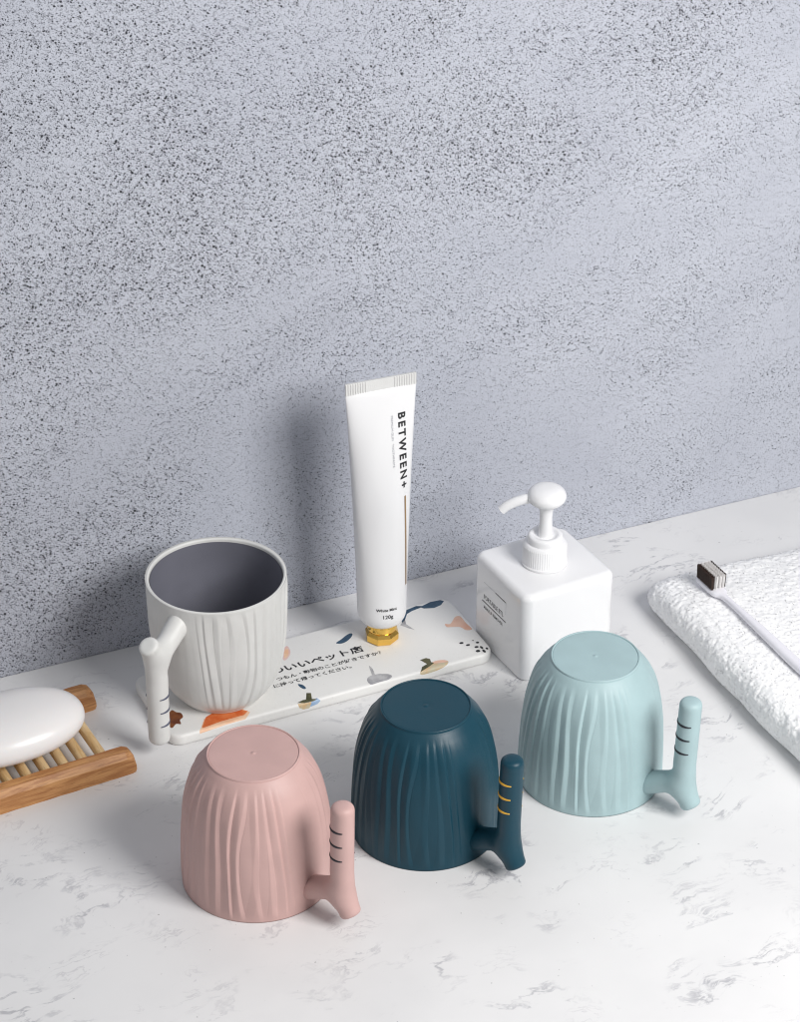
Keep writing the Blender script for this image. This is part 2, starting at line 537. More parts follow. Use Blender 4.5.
HV, HF = sdf_mesh(handle_sdf, (39, -10, -2), (84, 10, 84), 0.7)
handle_me = mesh_from("mug_handle", HV, HF)
def tidy(me, it=2):
    bm = bmesh.new(); bm.from_mesh(me)
    for _ in range(it): bmesh.ops.smooth_vert(bm, verts=bm.verts, factor=0.5, use_axis_x=True, use_axis_y=True, use_axis_z=True)
    bmesh.ops.recalc_face_normals(bm, faces=bm.faces)
    bm.to_mesh(me); bm.free()
tidy(handle_me, 4)
body_me = make_body_mesh()
shade = body_me
tidy(body_me, 0)

def disc_mesh():
    v, f = revolve([(24.49, 81.9), (24.49, 83.30), (24.3, 83.42), (23.8, 83.46), (22.8, 83.48), (16, 83.5), (6, 83.5), (2.2, 83.48), (1.1, 83.3), (0.7, 83.7), (0.02, 83.75)], 128)
    return mesh_from("base_disc", v, f)
disc_me = disc_mesh()
tidy(disc_me, 0)
def ring_mesh():
    # the raised lip of the foot just outside the groove
    v, f = revolve([(25.7, 82.3), (25.55, 83.3), (25.35, 83.75), (25.0, 83.9), (24.7, 83.8), (24.5, 83.5), (24.45, 82.6)], 128)
    return mesh_from("foot_ring", v, f)
ring_me = ring_mesh(); tidy(ring_me, 0)

def stripe_mesh(z):
    """half-ring proud of the stem, symmetric about the side that faces the cup"""
    cx = 63.9 + (z - 36) / 42 * 1.1; r = 6.56
    rings = []
    n = 40
    for k in range(n + 1):
        a = math.pi + R(-132 + 264 * k / n)
        w = 0.85 * min(1, 0.35 + 4 * min(k, n - k) / n)
        c = Vector((cx + r * math.cos(a), r * math.sin(a), z))
        o = Vector((math.cos(a), math.sin(a), 0))
        rings.append([tuple(c + o * (0.32 * math.cos(b)) + Vector((0, 0, w * math.sin(b)))) for b in [2 * math.pi * j / 8 for j in range(8)]])
    v, f = loft(rings)
    return mesh_from("stripe", v, f)
stripe_mes = [stripe_mesh(z) for z in (67.0, 57.5, 48.0)]
for s in stripe_mes: tidy(s, 0)

def set_mat(o, m):
    if not o.data.materials: o.data.materials.append(m)
    o.material_slots[0].link = "OBJECT"; o.material_slots[0].material = m

def make_mug(label, col, ink, loc, az, group):
    t = thing("mug", label, "mug", loc, az, group)
    for nm, me, m in [("body", body_me, col), ("handle", handle_me, col), ("base_disc", disc_me, col), ("foot_ring", ring_me, col)] + [("handle_stripe", s, ink) for s in stripe_mes]:
        o = bpy.data.objects.new(nm, me); COL.objects.link(o); o.parent = t
        set_mat(o, m)
        for p in me.polygons: p.use_smooth = True
    return t

GM = "ribbed plastic mugs with bone shaped handles"
mug_p = make_mug("pink ribbed mug standing upside down, its handle marked with three dark stripes", M["pink"], M["black_ink"], (-79.3, -386.6, 0.05), R(-41), GM)
mug_t = make_mug("dark teal ribbed mug upside down with three yellow stripes on its handle", M["teal"], M["yellow_ink"], (14.3, -343.2, 0.05), R(-44.5), GM)
mug_b = make_mug("pale blue ribbed mug upside down beside the white towel", M["blue"], M["black_ink"], (111.8, -295.1, 0.05), R(-38.5), GM)
# the white one stands upright on the tray: same meshes turned over
TRAY_Z = 8.0
mug_w = thing("mug", "white ribbed mug standing upright with dark grey inside, on the printed tray", "mug", (-109.6, -222.8, TRAY_Z + 0.1), R(-120.5), GM)
def flipped(me, name):
    m2 = me.copy(); m2.name = name
    m2.transform(Matrix.Rotation(math.pi, 4, "X")); m2.transform(Matrix.Translation((0, 0, H * MM + 0.0001)))
    return m2
for nm, me, m in [("body", body_me, M["white"]), ("handle", handle_me, M["white"]), ("base_disc", disc_me, M["white"]), ("foot_ring", ring_me, M["white"])] + [("handle_stripe", s, M["grey_ink"]) for s in stripe_mes]:
    m2 = flipped(me, me.name + "_up")
    o = bpy.data.objects.new(nm, m2); COL.objects.link(o); o.parent = mug_w
    set_mat(o, m)
    for p in m2.polygons: p.use_smooth = True
def lining():
    prof = [(max(0.05, prof_r(z) - 2.3) - 0.35, H - (z - (2.0 if z > 60 else 0)) + 0.3) for z in (2.2, 8, 15, 22, 29, 36, 43, 50, 56, 62, 66, 70, 74, 77, 79, 81.0)]
    pts = catmull(prof, 4)
    pts = list(map(tuple, pts)) + [(18, 4.9), (6, 4.8), (0.02, 4.8)]
    v, f = revolve([(p[0], p[1]) for p in pts], 160)
    me = mesh_from("inner_lining", v, f)
    o = link("inner_lining", me, M["lining"], mug_w)
    return o
lining()

# ------------------------------------------------------------------ tray
TA = R(24.8)
TU = np.array([math.cos(TA), math.sin(TA)]); TV = np.array([-math.sin(TA), math.cos(TA)])
# u from -243 to -20, v from -192 to -119 (mm, in the frame of the world origin)
U0, U1, V0, V1 = -238.5, -22.0, -190.5, -120.5
TC = ((U0 + U1) / 2 * TU + (V0 + V1) / 2 * TV)
tray = thing("tray", "flat white ceramic tray with japanese writing and coloured blots under the white mug", "tray", (TC[0], TC[1], 0), TA)
def rrect(w, d, r, n=10):
    pts = []
    for cx, cy, a0 in ((w - r, -d + r, -90), (w - r, d - r, 0), (-w + r, d - r, 90), (-w + r, -d + r, 180)):
        for k in range(n + 1):
            a = R(a0 + 90 * k / n); pts.append((cx + r * math.cos(a), cy + r * math.sin(a)))
    return pts
hw, hd = (U1 - U0) / 2, (V1 - V0) / 2
rings = []
for ins, z in [(2.2, 0.05), (0.9, 0.5), (0.2, 1.6), (0, 3)] + [(2.2 - 2.2 * math.cos(a_), TRAY_Z - 2.2 + 2.2 * math.sin(a_)) for a_ in [math.pi / 2 * k_ / 7 for k_ in range(8)]]:
    rings.append([(x, y, z) for x, y in rrect(hw - ins, hd - ins, 9 - ins)])
v, f = loft(rings)
me = mesh_from("tray_body", v, f); 
link("tray_body", me, M["tray"], tray); shade_auto(me, 40)

def tray_z(x, y):
    """height of the tray surface at local x,y: flat on top, rolling over the front edge"""
    e = (-hd + 2.2) - y
    if e <= 0: return TRAY_Z
    return TRAY_Z - 2.2 * (1 - math.sqrt(max(0, 1 - min(1, e / 2.2) ** 2)))

def world_to_tray(x, y):
    p = np.array([x, y]) - TC
    return p @ TU, p @ TV

# camera model reused to lay the print where it lies on the tray top
TH = 0.5495; D = 1700.0; F = 2454.9
CAM = np.array([0, -D * math.cos(TH), D * math.sin(TH)])
FW = np.array([0, math.cos(TH), -math.sin(TH)]); RT = np.array([1.0, 0, 0]); UP = np.cross(RT, FW)

# measured outlines, given in tray millimetres (u to the right, v to the back, from the tray centre)
def T(px, py, z=TRAY_Z):
    d = FW + RT * (px - 400) / F - UP * (py - 511) / F
    p = CAM + d * (z - CAM[2]) / d[2]
    return world_to_tray(p[0], p[1])
prints = Acc()
mats = [M["print_black"], M["p_orange"], M["p_peach"], M["p_brown"], M["p_navy"], M["p_grey"], M["p_olive"], M["p_ochre"], M["p_sky"], M["p_pink"], M["p_salmon"], M["p_black"]]
MI = {k: i for i, k in enumerate(["black", "orange", "peach", "brown", "navy", "grey", "olive", "ochre", "sky", "pink", "salmon", "ink"])}
def smooth_poly(pts, n=4):
    P = [np.array(p) for p in pts]; out = []
    m = len(P)
    for i in range(m):
        p0, p1, p2, p3 = P[i - 1], P[i], P[(i + 1) % m], P[(i + 2) % m]
        for k in range(n):
            t = k / n
            out.append(0.5 * (2 * p1 + (p2 - p0) * t + (2 * p0 - 5 * p1 + 4 * p2 - p3) * t * t + (3 * p1 - p0 - 3 * p2 + p3) * t ** 3))
    return out
def clip_y(P_, y, sgn):
    out = []
    for a, b in zip(P_, P_[1:] + P_[:1]):
        ia, ib = (a[1] - y) * sgn >= 0, (b[1] - y) * sgn >= 0
        if ia: out.append((a[0], a[1]))
        if ia != ib:
            t = (y - a[1]) / (b[1] - a[1]); out.append((a[0] + (b[0] - a[0]) * t, y))
    return out
def wrap(x, y, lift):
    """the glaze runs over the rounded front edge and down the face"""
    e = (-hd + 2.2) - y
    if e <= 0: return (x, y, TRAY_Z + lift)
    e *= 0.72; r = 2.2; a = e / r
    if a < math.pi / 2:
        return (x, -hd + r - (r + lift) * math.sin(a), TRAY_Z - r + (r + lift) * math.cos(a))
    return (x, -hd - lift, max(1.8, TRAY_Z - r - (e - r * math.pi / 2)))
def blot(pix, mi, lift=0.06, smooth=True):
    pts = [T(*p) for p in pix]
    if smooth: pts = smooth_poly(pts)
    pts = [(max(-hw + 1.9, min(hw - 1.9, p[0])), min(hd - 1.9, p[1])) for p in pts]
    e0 = -hd + 2.2
    cuts = [1e3, e0] + [e0 - 0.6 * k for k in range(1, 12)] + [-1e3]
    acc = Acc()
    for hi_, lo_ in zip(cuts, cuts[1:]):
        poly = clip_y(clip_y(pts, lo_, 1), hi_, -1)
        if len(poly) >= 3:
            acc.add([wrap(p[0], p[1], lift) for p in poly], [tuple(range(len(poly)))])
    acc.build("printed_blot", [mats[MI[mi]]], tray)
# orange quarter disc with a pale edge, brown flower, navy feathers, cats and so on
blot([(200, 731), (204, 719), (214, 712), (240, 708), (250, 712), (246, 719), (228, 724), (201, 733)], "peach", 0.05, False)
blot([(202, 727), (206, 717), (216, 711), (238, 709), (248, 711), (244, 715), (222, 721), (203, 728)], "orange", 0.09, False)
blot([(168, 713), (172, 710), (176, 712), (181, 713), (183, 717), (180, 720), (181, 724), (176, 724), (172, 728), (167, 725), (160, 722), (160, 712)], "brown")
blot([(336, 643), (341, 639.5), (346, 635.5), (350, 633.4), (352.5, 634), (351, 637.5), (346.5, 641.5), (341, 643.6)], "navy")
blot([(298, 684), (303, 685), (306, 688), (304, 689), (300, 687)], "navy")
blot([(404, 611), (416, 606), (422, 606), (430, 602), (440, 600), (444, 601), (441, 605), (434, 608), (424, 608.5), (421, 607.5), (412, 611), (407, 614), (405, 620), (402, 623), (401, 616)], "navy", smooth=False)
blot([(401, 624), (405, 619), (406, 624), (415, 630), (408, 628), (400, 625)], "grey", smooth=False)
blot([(283, 650), (287, 646), (290, 650), (290, 655), (286, 660), (283, 659)], "pink", 0.05)
blot([(284.5, 651), (287, 648.5), (288.6, 651), (288.3, 655), (285.7, 658), (284.2, 657)], "peach", 0.08)
# grey cat blot with raised tail
blot([(369, 666), (372, 668), (374, 672), (375, 676), (373, 677), (371, 672)], "grey", 0.09)
blot([(367, 680), (370, 676), (378, 674), (388, 674), (392, 676), (389, 679.5), (380, 682), (371, 684.5)], "grey", 0.05)
# olive hat over an ochre and sky blot
blot([(297, 703), (303, 700), (306, 699.5), (306.5, 693), (311, 693), (312, 699), (318, 699), (314, 701), (305, 703)], "olive", 0.1, False)
blot([(298, 704), (306, 702), (313, 700), (313, 707), (307, 708.5), (301, 707)], "ochre", 0.06, False)
blot([(312, 700), (317, 698), (321.5, 700), (320, 703), (313, 706)], "sky", 0.08, False)
# olive leaf over an ochre blot by the right end
blot([(420, 660), (426, 658), (430, 659), (431, 662), (434, 663), (430, 666), (424, 670), (421, 672), (422, 667), (427, 664)], "olive", 0.1, False)
blot([(421, 671), (427, 665), (434, 662), (442, 660), (448, 661), (447, 665), (438, 670), (424, 674)], "ochre", 0.05)
blot([(431, 663), (437, 660.5), (444, 660), (448, 661.5), (440, 663)], "salmon", 0.08)
# salmon bird silhouette at the right end
blot([(445, 624), (450, 624), (453, 620), (455, 617), (459, 616), (462, 618), (466, 623), (472, 629), (466, 630), (460, 627), (452, 627), (447, 627)], "salmon", 0.05)
# dalmatian spots on the right corner
for (x, y, a, b_) in ((461.5, 643, 2.0, 1.0), (468, 645, 2.0, 0.9), (477.5, 642.5, 1.6, .9), (476.5, 647, 1.9, 1.0), (478, 651, 2.0, 1.2), (481.5, 647.5, 1.2, 1.6), (485, 644, 2.0, 1.2), (484, 651, 1.2, 1.7), (473, 640.5, .8, .5), (487, 648.5, 1.1, 1.1)):
    c = T(x, y)
    if c[1] < -hd + 3 or c[0] > hw - 3.2: continue
    k = [(c[0] + a * 0.72 * math.cos(t) + random.uniform(-.1, .1), c[1] + b_ * math.sin(t) * 1.1, TRAY_Z + 0.07) for t in [2 * math.pi * j / 12 for j in range(12)]]
    prints.add(k, [tuple(range(12))], MI["ink"])
prints.build("printed_dots", mats, tray)
prints = Acc()
def tray_text(s, size, p0, p1, bold=0.0):
    vs, fs = text_geo(s, size, 1.0, bold)
    w = max(v[0] for v in vs)
    a = np.array(T(*p0)); b_ = np.array(T(*p1)); dd = b_ - a; L = np.linalg.norm(dd); dd /= L; nn = np.array([-dd[1], dd[0]])
    k = L / w
    prints.add([tuple(a + dd * v[0] * k + nn * v[1]) + (TRAY_Z + 0.12,) for v in vs], [f_ for f_ in fs], MI["black"])
tray_text("わいいペット店", 7.4, (272, 674.5), (364.5, 650.5), 0.16)
tray_text("つもん・動物のことが好きですか？", 3.9, (277, 681), (382, 653.5), 0.07)
tray_text("に持って帰ってください。", 3.9, (274, 688), (352, 667.5), 0.07)
prints.build("printed_lettering", mats, tray)

# ------------------------------------------------------------------ toothpaste tube
tube = thing("toothpaste_tube", "white toothpaste tube standing on its gold cap with a vertical black name", "toothpaste", (-11.4, -166.5, TRAY_Z + 0.05), R(21))
# local x along the flat face, local -y toward the viewer
TB0, TB1 = 13.6, 178.8
def tube_ab(h):
    t = min(1, max(0, (h - 24) / (TB1 - 24)))
    a = 15.6 + (22.5 - 15.6) * t ** 1.25
    b = 15.4 * (1 - t) ** 0.62 + 0.75 * t
    if h < TB0 + 10:
        q = (h - TB0) / 10.0
        s = 0.60 + 0.40 * math.sqrt(max(0, 1 - (1 - q) ** 2))
        a *= s; b *= s
    return a, max(b, 0.75)
def dent(x, h):     # slight hand-made waviness of the soft wall
    return (0.5 * math.sin(h * 0.043 + x * 0.10) + 0.22 * math.sin(h * 0.11 - x * 0.2)) * sstep(40, 110, h)
rings = []
hs = [TB0 + 10 * (1 - math.cos(k * math.pi / 16)) for k in range(8)] + list(np.linspace(TB0 + 10, TB1, 90))
for h in hs:
    a, b = tube_ab(h)
    p = 2.0 + 0.0 * h
    ring = []
    for k in range(112):
        t = 2 * math.pi * k / 112
        x = a * math.cos(t); y = b * math.sin(t)
        y += dent(x, h) * (1 if y < 0 else -1) * abs(math.sin(t)) * min(1, b / 6)
        ring.append((x, y, h))
    rings.append(ring)
v, f = loft(rings)
me = mesh_from("tube_body", v, f); link("tube_body", me, M["tube"], tube); shade_auto(me, 50)
# crimped seal: a corrugated band
cr_v = []; nX = 240
rows = [TB1 - 0.4, TB1 + 0.6, TB1 + 3.4, TB1 + 6.6, TB1 + 7.4]
ringsC = []
for h in rows:
    fr, bk = [], []
    for k in range(nX + 1):
        x = -22.5 + 45.0 * k / nX
        rr = 0.28 * math.sin(2 * math.pi * x / 1.55) if (abs(x + 1) > 8.5 and rows[0] < h < rows[-1]) else 0.0
        if rows[0] < h < rows[-1] and abs(x + 1) <= 8.5: rr = 0.07 * math.sin(x * 5) * math.cos(h * 3)
        fr.append((x, -0.65 + rr, h)); bk.append((x, 0.65 + rr, h))
    ringsC.append(fr + bk[::-1])
v, f = loft(ringsC)
me = mesh_from("crimped_seal", v, f); link("crimped_seal", me, plastic("seal_plastic", (0.70, 0.70, 0.69), 0.4, 0), tube, smooth=False)
# gold cap: octagonal lower ring, bevel and round neck
def ngon(r, z, n=8, rot=R(10)): return [(r * math.cos(2 * math.pi * k / n + rot), r * math.sin(2 * math.pi * k / n + rot), z) for k in range(n)]
v, f = loft([ngon(9.9, 0), ngon(10.7, 0.9), ngon(10.9, 5.2), ngon(9.2, 7.2)])
me = mesh_from("cap", v, f); cap = link("cap", me, M["gold"], tube, smooth=False)
v, f = revolve([(8.2, 6.2), (8.2, 7.5), (9.3, 8.2), (9.6, 9.4), (9.3, 12.0), (9.0, 14.6)], 64, True, True)
me = mesh_from("cap_collar", v, f); link("cap_collar", me, M["gold"], cap); shade_auto(me, 30)

def on_tube(s, h, lift=0.18):
    a, b = tube_ab(h)
    al = math.asin(max(-0.985, min(0.985, s / a)))
    y = -b * math.cos(al)
    y += -(-dent(s, h)) * abs(math.cos(al)) * min(1, b / 6)
    n = Vector((math.sin(al) / a, -math.cos(al) / b, 0)).normalized()
    return (s + n.x * lift, y + n.y * lift, h)
tp = Acc()
def tube_text(txt, size, s0, h0, length, vertical, mi, bold=0.0, shear=0.0, sp=1.0):
    vs, fs = text_geo(txt, size, sp, bold, 0.0)
    w = max(v[0] for v in vs); k = length / w
    out = []
    for x, y in vs:
        x *= k
        out.append(on_tube(s0 + y, h0 - x) if vertical else on_tube(s0 + x, h0 + y + shear * x))
    tp.add(out, fs, mi)
tube_text("BETWEEN+", 6.6, 9.6, 163.0, 50.5, True, 0, 0.22, sp=1.4)
tube_text("PREMIUM GUM   TOOTHPASTE", 2.0, 4.6, 162, 34, True, 1)
tube_text("White Mint", 2.7, -8.5, 29.6, 13.0, False, 0, 0.06)
tube_text("120g", 3.6, -5.2, 24.4, 7.0, False, 0, 0.06)
n = 40
vv, ff = [], []
for k in range(n + 1):
    h = 106.5 - 63.5 * k / n
    vv += [on_tube(12.0, h), on_tube(13.2, h)]
for k in range(n): ff.append((2 * k, 2 * k + 1, 2 * k + 3, 2 * k + 2))
tp.add(vv, ff, 2)
tp.build("printed_lettering", [M["print_black"], M["print_grey"], M["print_bronze"]], tube)

# ------------------------------------------------------------------ pump bottle
BY = R(28.3)
bu = np.array([math.cos(BY), math.sin(BY)]); bv = np.array([-math.sin(BY), math.cos(BY)])
BF = np.array([76.2, -205.4]); BS = 63.5; BW = 66.0; BH = 62.5
bc = BF + bu * BW / 2 + bv * BS / 2 
bottle = thing("pump_bottle", "glossy white cube shaped pump bottle behind the pale blue mug", "pump bottle", (bc[0], bc[1], 0.05), BY)
bm = bmesh.new(); bmesh.ops.create_cube(bm, size=1)
for v_ in bm.verts: v_.co = Vector((v_.co.x * BW, v_.co.y * BS, (v_.co.z + 0.5) * BH))
vert_e = [e for e in bm.edges if abs(e.verts[0].co.z - e.verts[1].co.z) > 1]
bmesh.ops.bevel(bm, geom=vert_e, offset=6.5, segments=10, profile=0.5, affect="EDGES")
top_e = [e for e in bm.edges if all(abs(v_.co.z - BH) < 1e-4 for v_ in e.verts) and len(e.link_faces) == 2]
bmesh.ops.bevel(bm, geom=top_e, offset=4.5, segments=8, profile=0.5, affect="EDGES")
bot_e = [e for e in bm.edges if all(abs(v_.co.z) < 1e-4 for v_ in e.verts) and len(e.link_faces) == 2]
bmesh.ops.bevel(bm, geom=bot_e, offset=1.6, segments=4, profile=0.5, affect="EDGES")
me = from_bm("bottle_body", bm); link("bottle_body", me, M["bottle"], bottle); shade_auto(me, 40)
# collar with fine vertical ribs
CX0, CY0 = -0.6, -0.5
n = 300; ringsK = []
def kr(r, z, amp): return [((r + amp * (0.5 + 0.5 * math.cos(2 * math.pi * k / 5.0))) * math.cos(2 * math.pi * k / n) + CX0, (r + amp * (0.5 + 0.5 * math.cos(2 * math.pi * k / 5.0))) * math.sin(2 * math.pi * k / n) + CY0, z) for k in range(n)]
z0 = BH
ringsK = [kr(12.9, z0 + 0.05, 0), kr(14.4, z0 + 0.3, 0), kr(14.6, z0 + 1.6, 0), kr(14.0, z0 + 2.0, 0), kr(13.7, z0 + 2.4, 0.3), kr(13.5, z0 + 13.8, 0.3), kr(13.1, z0 + 14.3, 0), kr(12.7, z0 + 15.1, 0), kr(11.8, z0 + 15.5, 0), kr(10.6, z0 + 15.6, 0)]
v, f = loft(ringsK); me = mesh_from("collar", v, f); collar = link("collar", me, M["pump"], bottle); shade_auto(me, 50)
def rev_at(prof, nseg=96):
    v, f = revolve(prof, nseg, True, True)
    return [(a + CX0, b + CY0, c) for a, b, c in v], f
v, f = rev_at([(10.9, z0 + 15.5), (10.9, z0 + 19.2), (10.5, z0 + 20.2), (9.4, z0 + 20.7), (7.6, z0 + 20.6), (7.0, z0 + 19.6), (4.6, z0 + 19.4)])
me = mesh_from("lock_ring", v, f); link("lock_ring", me, M["pump"], collar); shade_auto(me, 60)
v, f = rev_at([(4.5, z0 + 18), (4.3, z0 + 24), (3.9, z0 + 30), (3.9, z0 + 33), (4.2, z0 + 37), (5.2, z0 + 41.5), (7.0, z0 + 44)])
me = mesh_from("pump_stem", v, f); link("pump_stem", me, M["pump"], bottle); shade_auto(me, 60)
v, f = rev_at([(r_, z0 + z_) for r_, z_ in catmull([(3.0, 41.4), (6.4, 42.0), (9.4, 43.5), (11.5, 45.6), (12.1, 47.8), (11.7, 49.8), (10.3, 51.8), (7.8, 53.3), (4.2, 54.2), (0.05, 54.4)], 4)])
me = mesh_from("pump_head", v, f); head = link("pump_head", me, M["pump"], bottle); shade_auto(me, 60)
# nozzle: curved tapering spout; points to the left in the picture
na = R(184) - BY
path = [(6.5, 46.4), (12, 46.3), (17, 45.2), (21, 43.6), (24.8, 41.4), (27.8, 38.8)]
pp = catmull(path, 5)
rg = []
for i, (q, z) in enumerate(pp):
    t = i / (len(pp) - 1)
    a = pp[min(i + 1, len(pp) - 1)] - pp[max(i - 1, 0)]; a = a / np.linalg.norm(a)
    nx_, nz_ = -a[1], a[0]
    rr = 3.2 - 0.2 * t
    ring = []
    for k in range(20):
        b_ = 2 * math.pi * k / 20
        side = rr * math.cos(b_); up_ = rr * math.sin(b_)
        qq = q + nx_ * up_; zz = z + nz_ * up_
        ring.append((CX0 + qq * math.cos(na) - side * math.sin(na), CY0 + qq * math.sin(na) + side * math.cos(na), z0 + zz))
    rg.append(ring)
v, f = loft(rg); me = mesh_from("nozzle", v, f); link("nozzle", me, M["pump"], head); shade_auto(me, 50)
# label printed on the left face (local -x side)
lb = Acc()
def on_left(a, z): return (-BW / 2 - 0.06, BS / 2 - a, z)
def left_text(s, size, a0, a1, z, mi, bold):
    vs, fs = text_geo(s, size, 1.0, bold); w = max(v_[0] for v_ in vs); k = (a1 - a0) / w
    lb.add([on_left(a0 + x * k, z + y) for x, y in vs], [f_ for f_ in fs], mi)
left_text("PORTABLE BTL", 4.6, 14, 38, 34.8, 0, 0.05)
left_text("MAKEUP REMOVER", 3.2, 14, 37.5, 27.6, 0, 0.03)
def left_bar(a0, z0_, a1, z1_, mi): lb.add([on_left(a0, z0_), on_left(a1, z0_), on_left(a1, z1_), on_left(a0, z1_)], [(0, 1, 2, 3)], mi)
left_bar(12, 32.1, 41, 32.9, 0)
left_bar(14, 46.8, 28, 47.05, 1); left_bar(28, 46.5, 41, 47.2, 0); left_bar(40.8, 38, 41.05, 46.7, 1)
lb.build("label_print", [M["print_black"], M["print_grey"]], bottle)

# ------------------------------------------------------------------ soap dish and soap
DY = R(28.0)
DP = (-155.0, -295.0)
dish = thing("soap_dish", "wooden soap dish of two rails joined by thin rods", "soap dish", (DP[0], DP[1], 0.05), DY)
def rail(v0, v1, off=0.0, L=128):
    rings = []
    w = v1 - v0
    def sec(u, top, ins):
        z1 = top
        pts = [(v0 + ins, 0), (v1 - ins, 0), (v1, 1.0 + ins), (v1, z1 - 3.2), (v1 - 2.2 - ins * .5, z1), (v0 + 3.0 + ins * .5, z1), (v0, z1 - 3.6), (v0, 1.0 + ins)]
        return [(u + off, a, b) for a, b in pts]
    h = 14.8
    us = [(-L, h - 4, 1.5), (-L + 1.2, h - 2, .6), (-L + 4.5, h, 0), (-5.5, h, 0), (-2.2, h - 1.6, 0.2), (-0.4, h - 4.2, 0.8), (0, h - 6.0, 1.4)]
    for u, t, i in us: rings.append(sec(u, t, i))
    # extra cuts so the rail can carry a slight waviness
    out = [rings[0], rings[1], rings[2]]
    a, b = rings[2], rings[3]
    for k in range(1, 30):
        t = k / 30
        out.append([tuple(np.array(p) * (1 - t) + np.array(q) * t + np.array([0, 0.10 * math.sin(k * 1.7 + j), 0.10 * math.sin(k * 1.1 + j * 2)])) for j, (p, q) in enumerate(zip(a, b))])
    out += rings[3:]
    v, f = loft(out)
    me = mesh_from("rail", v, f)
    bm = bmesh.new(); bm.from_mesh(me); bmesh.ops.recalc_face_normals(bm, faces=bm.faces); bm.to_mesh(me); bm.free()
    o = link("rail", me, M["rail_wood"], dish)
    shade_auto(me, 12)
    return o
rail(0, 11.5); rail(69.6, 81.2, 2.5)
v, f = revolve([(3.15, -1), (3.15, 68)], 20, True, True)
dow = mesh_from("rod", [(x, z, y) for x, y, z in v], [tuple(reversed(q)) for q in f])
dow.materials.append(M["dowel_wood"])
shade_auto(dow, 40)
for k in range(10):
    o = bpy.data.objects.new("rod", dow); COL.objects.link(o); o.parent = dish
    o.location = ((-17.0 - 11.5 * k) * MM, 6 * MM, 10.3 * MM)
    o.rotation_euler = (0, R(47 * k), 0)

soap = None
def superell(a, b, c, n1=2.3, n2=2.15, nu=96, nv=48):
    vs, fs = [], []
    sg = lambda x, e: math.copysign(abs(x) ** e, x)
    for i in range(nv + 1):
        ph = -math.pi / 2 + math.pi * i / nv
        for k in range(nu):
            t = 2 * math.pi * k / nu
            cp = sg(math.cos(ph), 2 / n1)
            vs.append((a * cp * sg(math.cos(t), 2 / n2), b * cp * sg(math.sin(t), 2 / n2), c * sg(math.sin(ph), 2 / n1)))
    for i in range(nv):
        for k in range(nu):
            q, w = i * nu + k, i * nu + (k + 1) % nu
            fs.append((q, w, w + nu, q + nu))
    return vs, fs
vs, fs = superell(47, 29.5, 14)
# soft ridge where the two press halves meet and a slightly tighter upper dome
vs = [(x, y, z * (1.0 if z < 0 else 1.02) + 0.0) for x, y, z in vs]
me = mesh_from("soap_bar", vs, fs)
bm = bmesh.new(); bm.from_mesh(me); bmesh.ops.remove_doubles(bm, verts=bm.verts, dist=1e-6); bmesh.ops.recalc_face_normals(bm, faces=bm.faces); bm.to_mesh(me); bm.free()
du = np.array([math.cos(DY), math.sin(DY)]); dv = np.array([-math.sin(DY), math.cos(DY)])
sc = np.array(DP) + du * (-63.7) + dv * 41.0
soap = link("soap_bar", me, M["soap"], loc=(sc[0], sc[1], 13.75 + 14), rotz=DY)
soap["label"] = "oval white bar of soap lying on the wooden dish"; soap["category"] = "soap"

# ------------------------------------------------------------------ towel
E1 = np.array([0.42, -0.9075]); E2 = np.array([0.92, 0.392])
TO = np.array([152.5, -115.5])
TT = 27.0
towel = thing("towel", "folded white terry towel at the right edge under the toothbrush", "towel", (TO[0], TO[1], 0.1), 0)
def towel_point(s, q):
    """s along the folded edge, q arc length of the section: 0 at the ground, round the fold, then over the top"""
    rv = TT / 2 * 1.0; rh = 13.0
    arc = math.pi * 14
    # thickness eases down towards the back corner
    thick = TT * (0.80 + 0.20 * float(sstep(0, 60, s)))
    e = float(min(1, s / 20.0)); endf = math.sqrt(max(0.0, 1 - (1 - e) ** 2))       # rounded back end
    ts = thick * (0.22 + 0.78 * endf)
    if q < arc:
        a = -math.pi / 2 + math.pi * q / arc
        ca = math.cos(a); sa = math.sin(a)
        x = rh * (1 - math.copysign(abs(ca) ** 0.9, ca)); z = ts / 2 + ts / 2 * math.copysign(abs(sa) ** 0.85, sa)
    else:
        x = rh + (q - arc); z = ts
        z += 0.9 * math.sin(x * 0.035 + s * 0.02)
    x += (1 - endf) * 20
    # slow wander of the edge
    x += 1.4 * math.sin(s * 0.028 + 0.5) + 0.5 * math.sin(s * 0.11)
    z += 0.5 * math.sin(s * 0.05 + x * 0.04) * (1 if z > 4 else 0)
    return x, z
sN, qN = 600, 440
sL, qL = 310.0, 240.0
P = np.zeros((sN + 1, qN + 1, 3))
def granular(k, amp):
    g_ = rng.normal(size=(sN + 1, qN + 1))
    for _ in range(k):
        g_ = (g_ + np.roll(g_, 1, 0) + np.roll(g_, -1, 0) + np.roll(g_, 1, 1) + np.roll(g_, -1, 1)) / 5
    return g_ / g_.std() * amp
for i in range(sN + 1):
    s = sL * (i / sN) ** 1.0
    for j in range(qN + 1):
        q = qL * j / qN
        x, z = towel_point(s, q)
        g = TO * 0 + E1 * s + E2 * x
        nz = mnoise.noise(Vector((g[0] * 0.33, g[1] * 0.33, z * 0.33))) * 0.9 + mnoise.noise(Vector((g[0] * 0.11, g[1] * 0.11, z * 0.11 + 5))) * 0.8
        P[i, j] = (g[0], g[1], max(0.0, z + (nz * 0.6 if z > 2 else 0)))
        if z <= TT - 2: P[i, j, 0] -= 0.5 * nz * E2[0]; P[i, j, 1] -= 0.5 * nz * E2[1]
dS = np.gradient(P, axis=0); dQ = np.gradient(P, axis=1)
nrm = np.cross(dQ, dS); nrm /= np.maximum(np.linalg.norm(nrm, axis=2, keepdims=True), 1e-9)
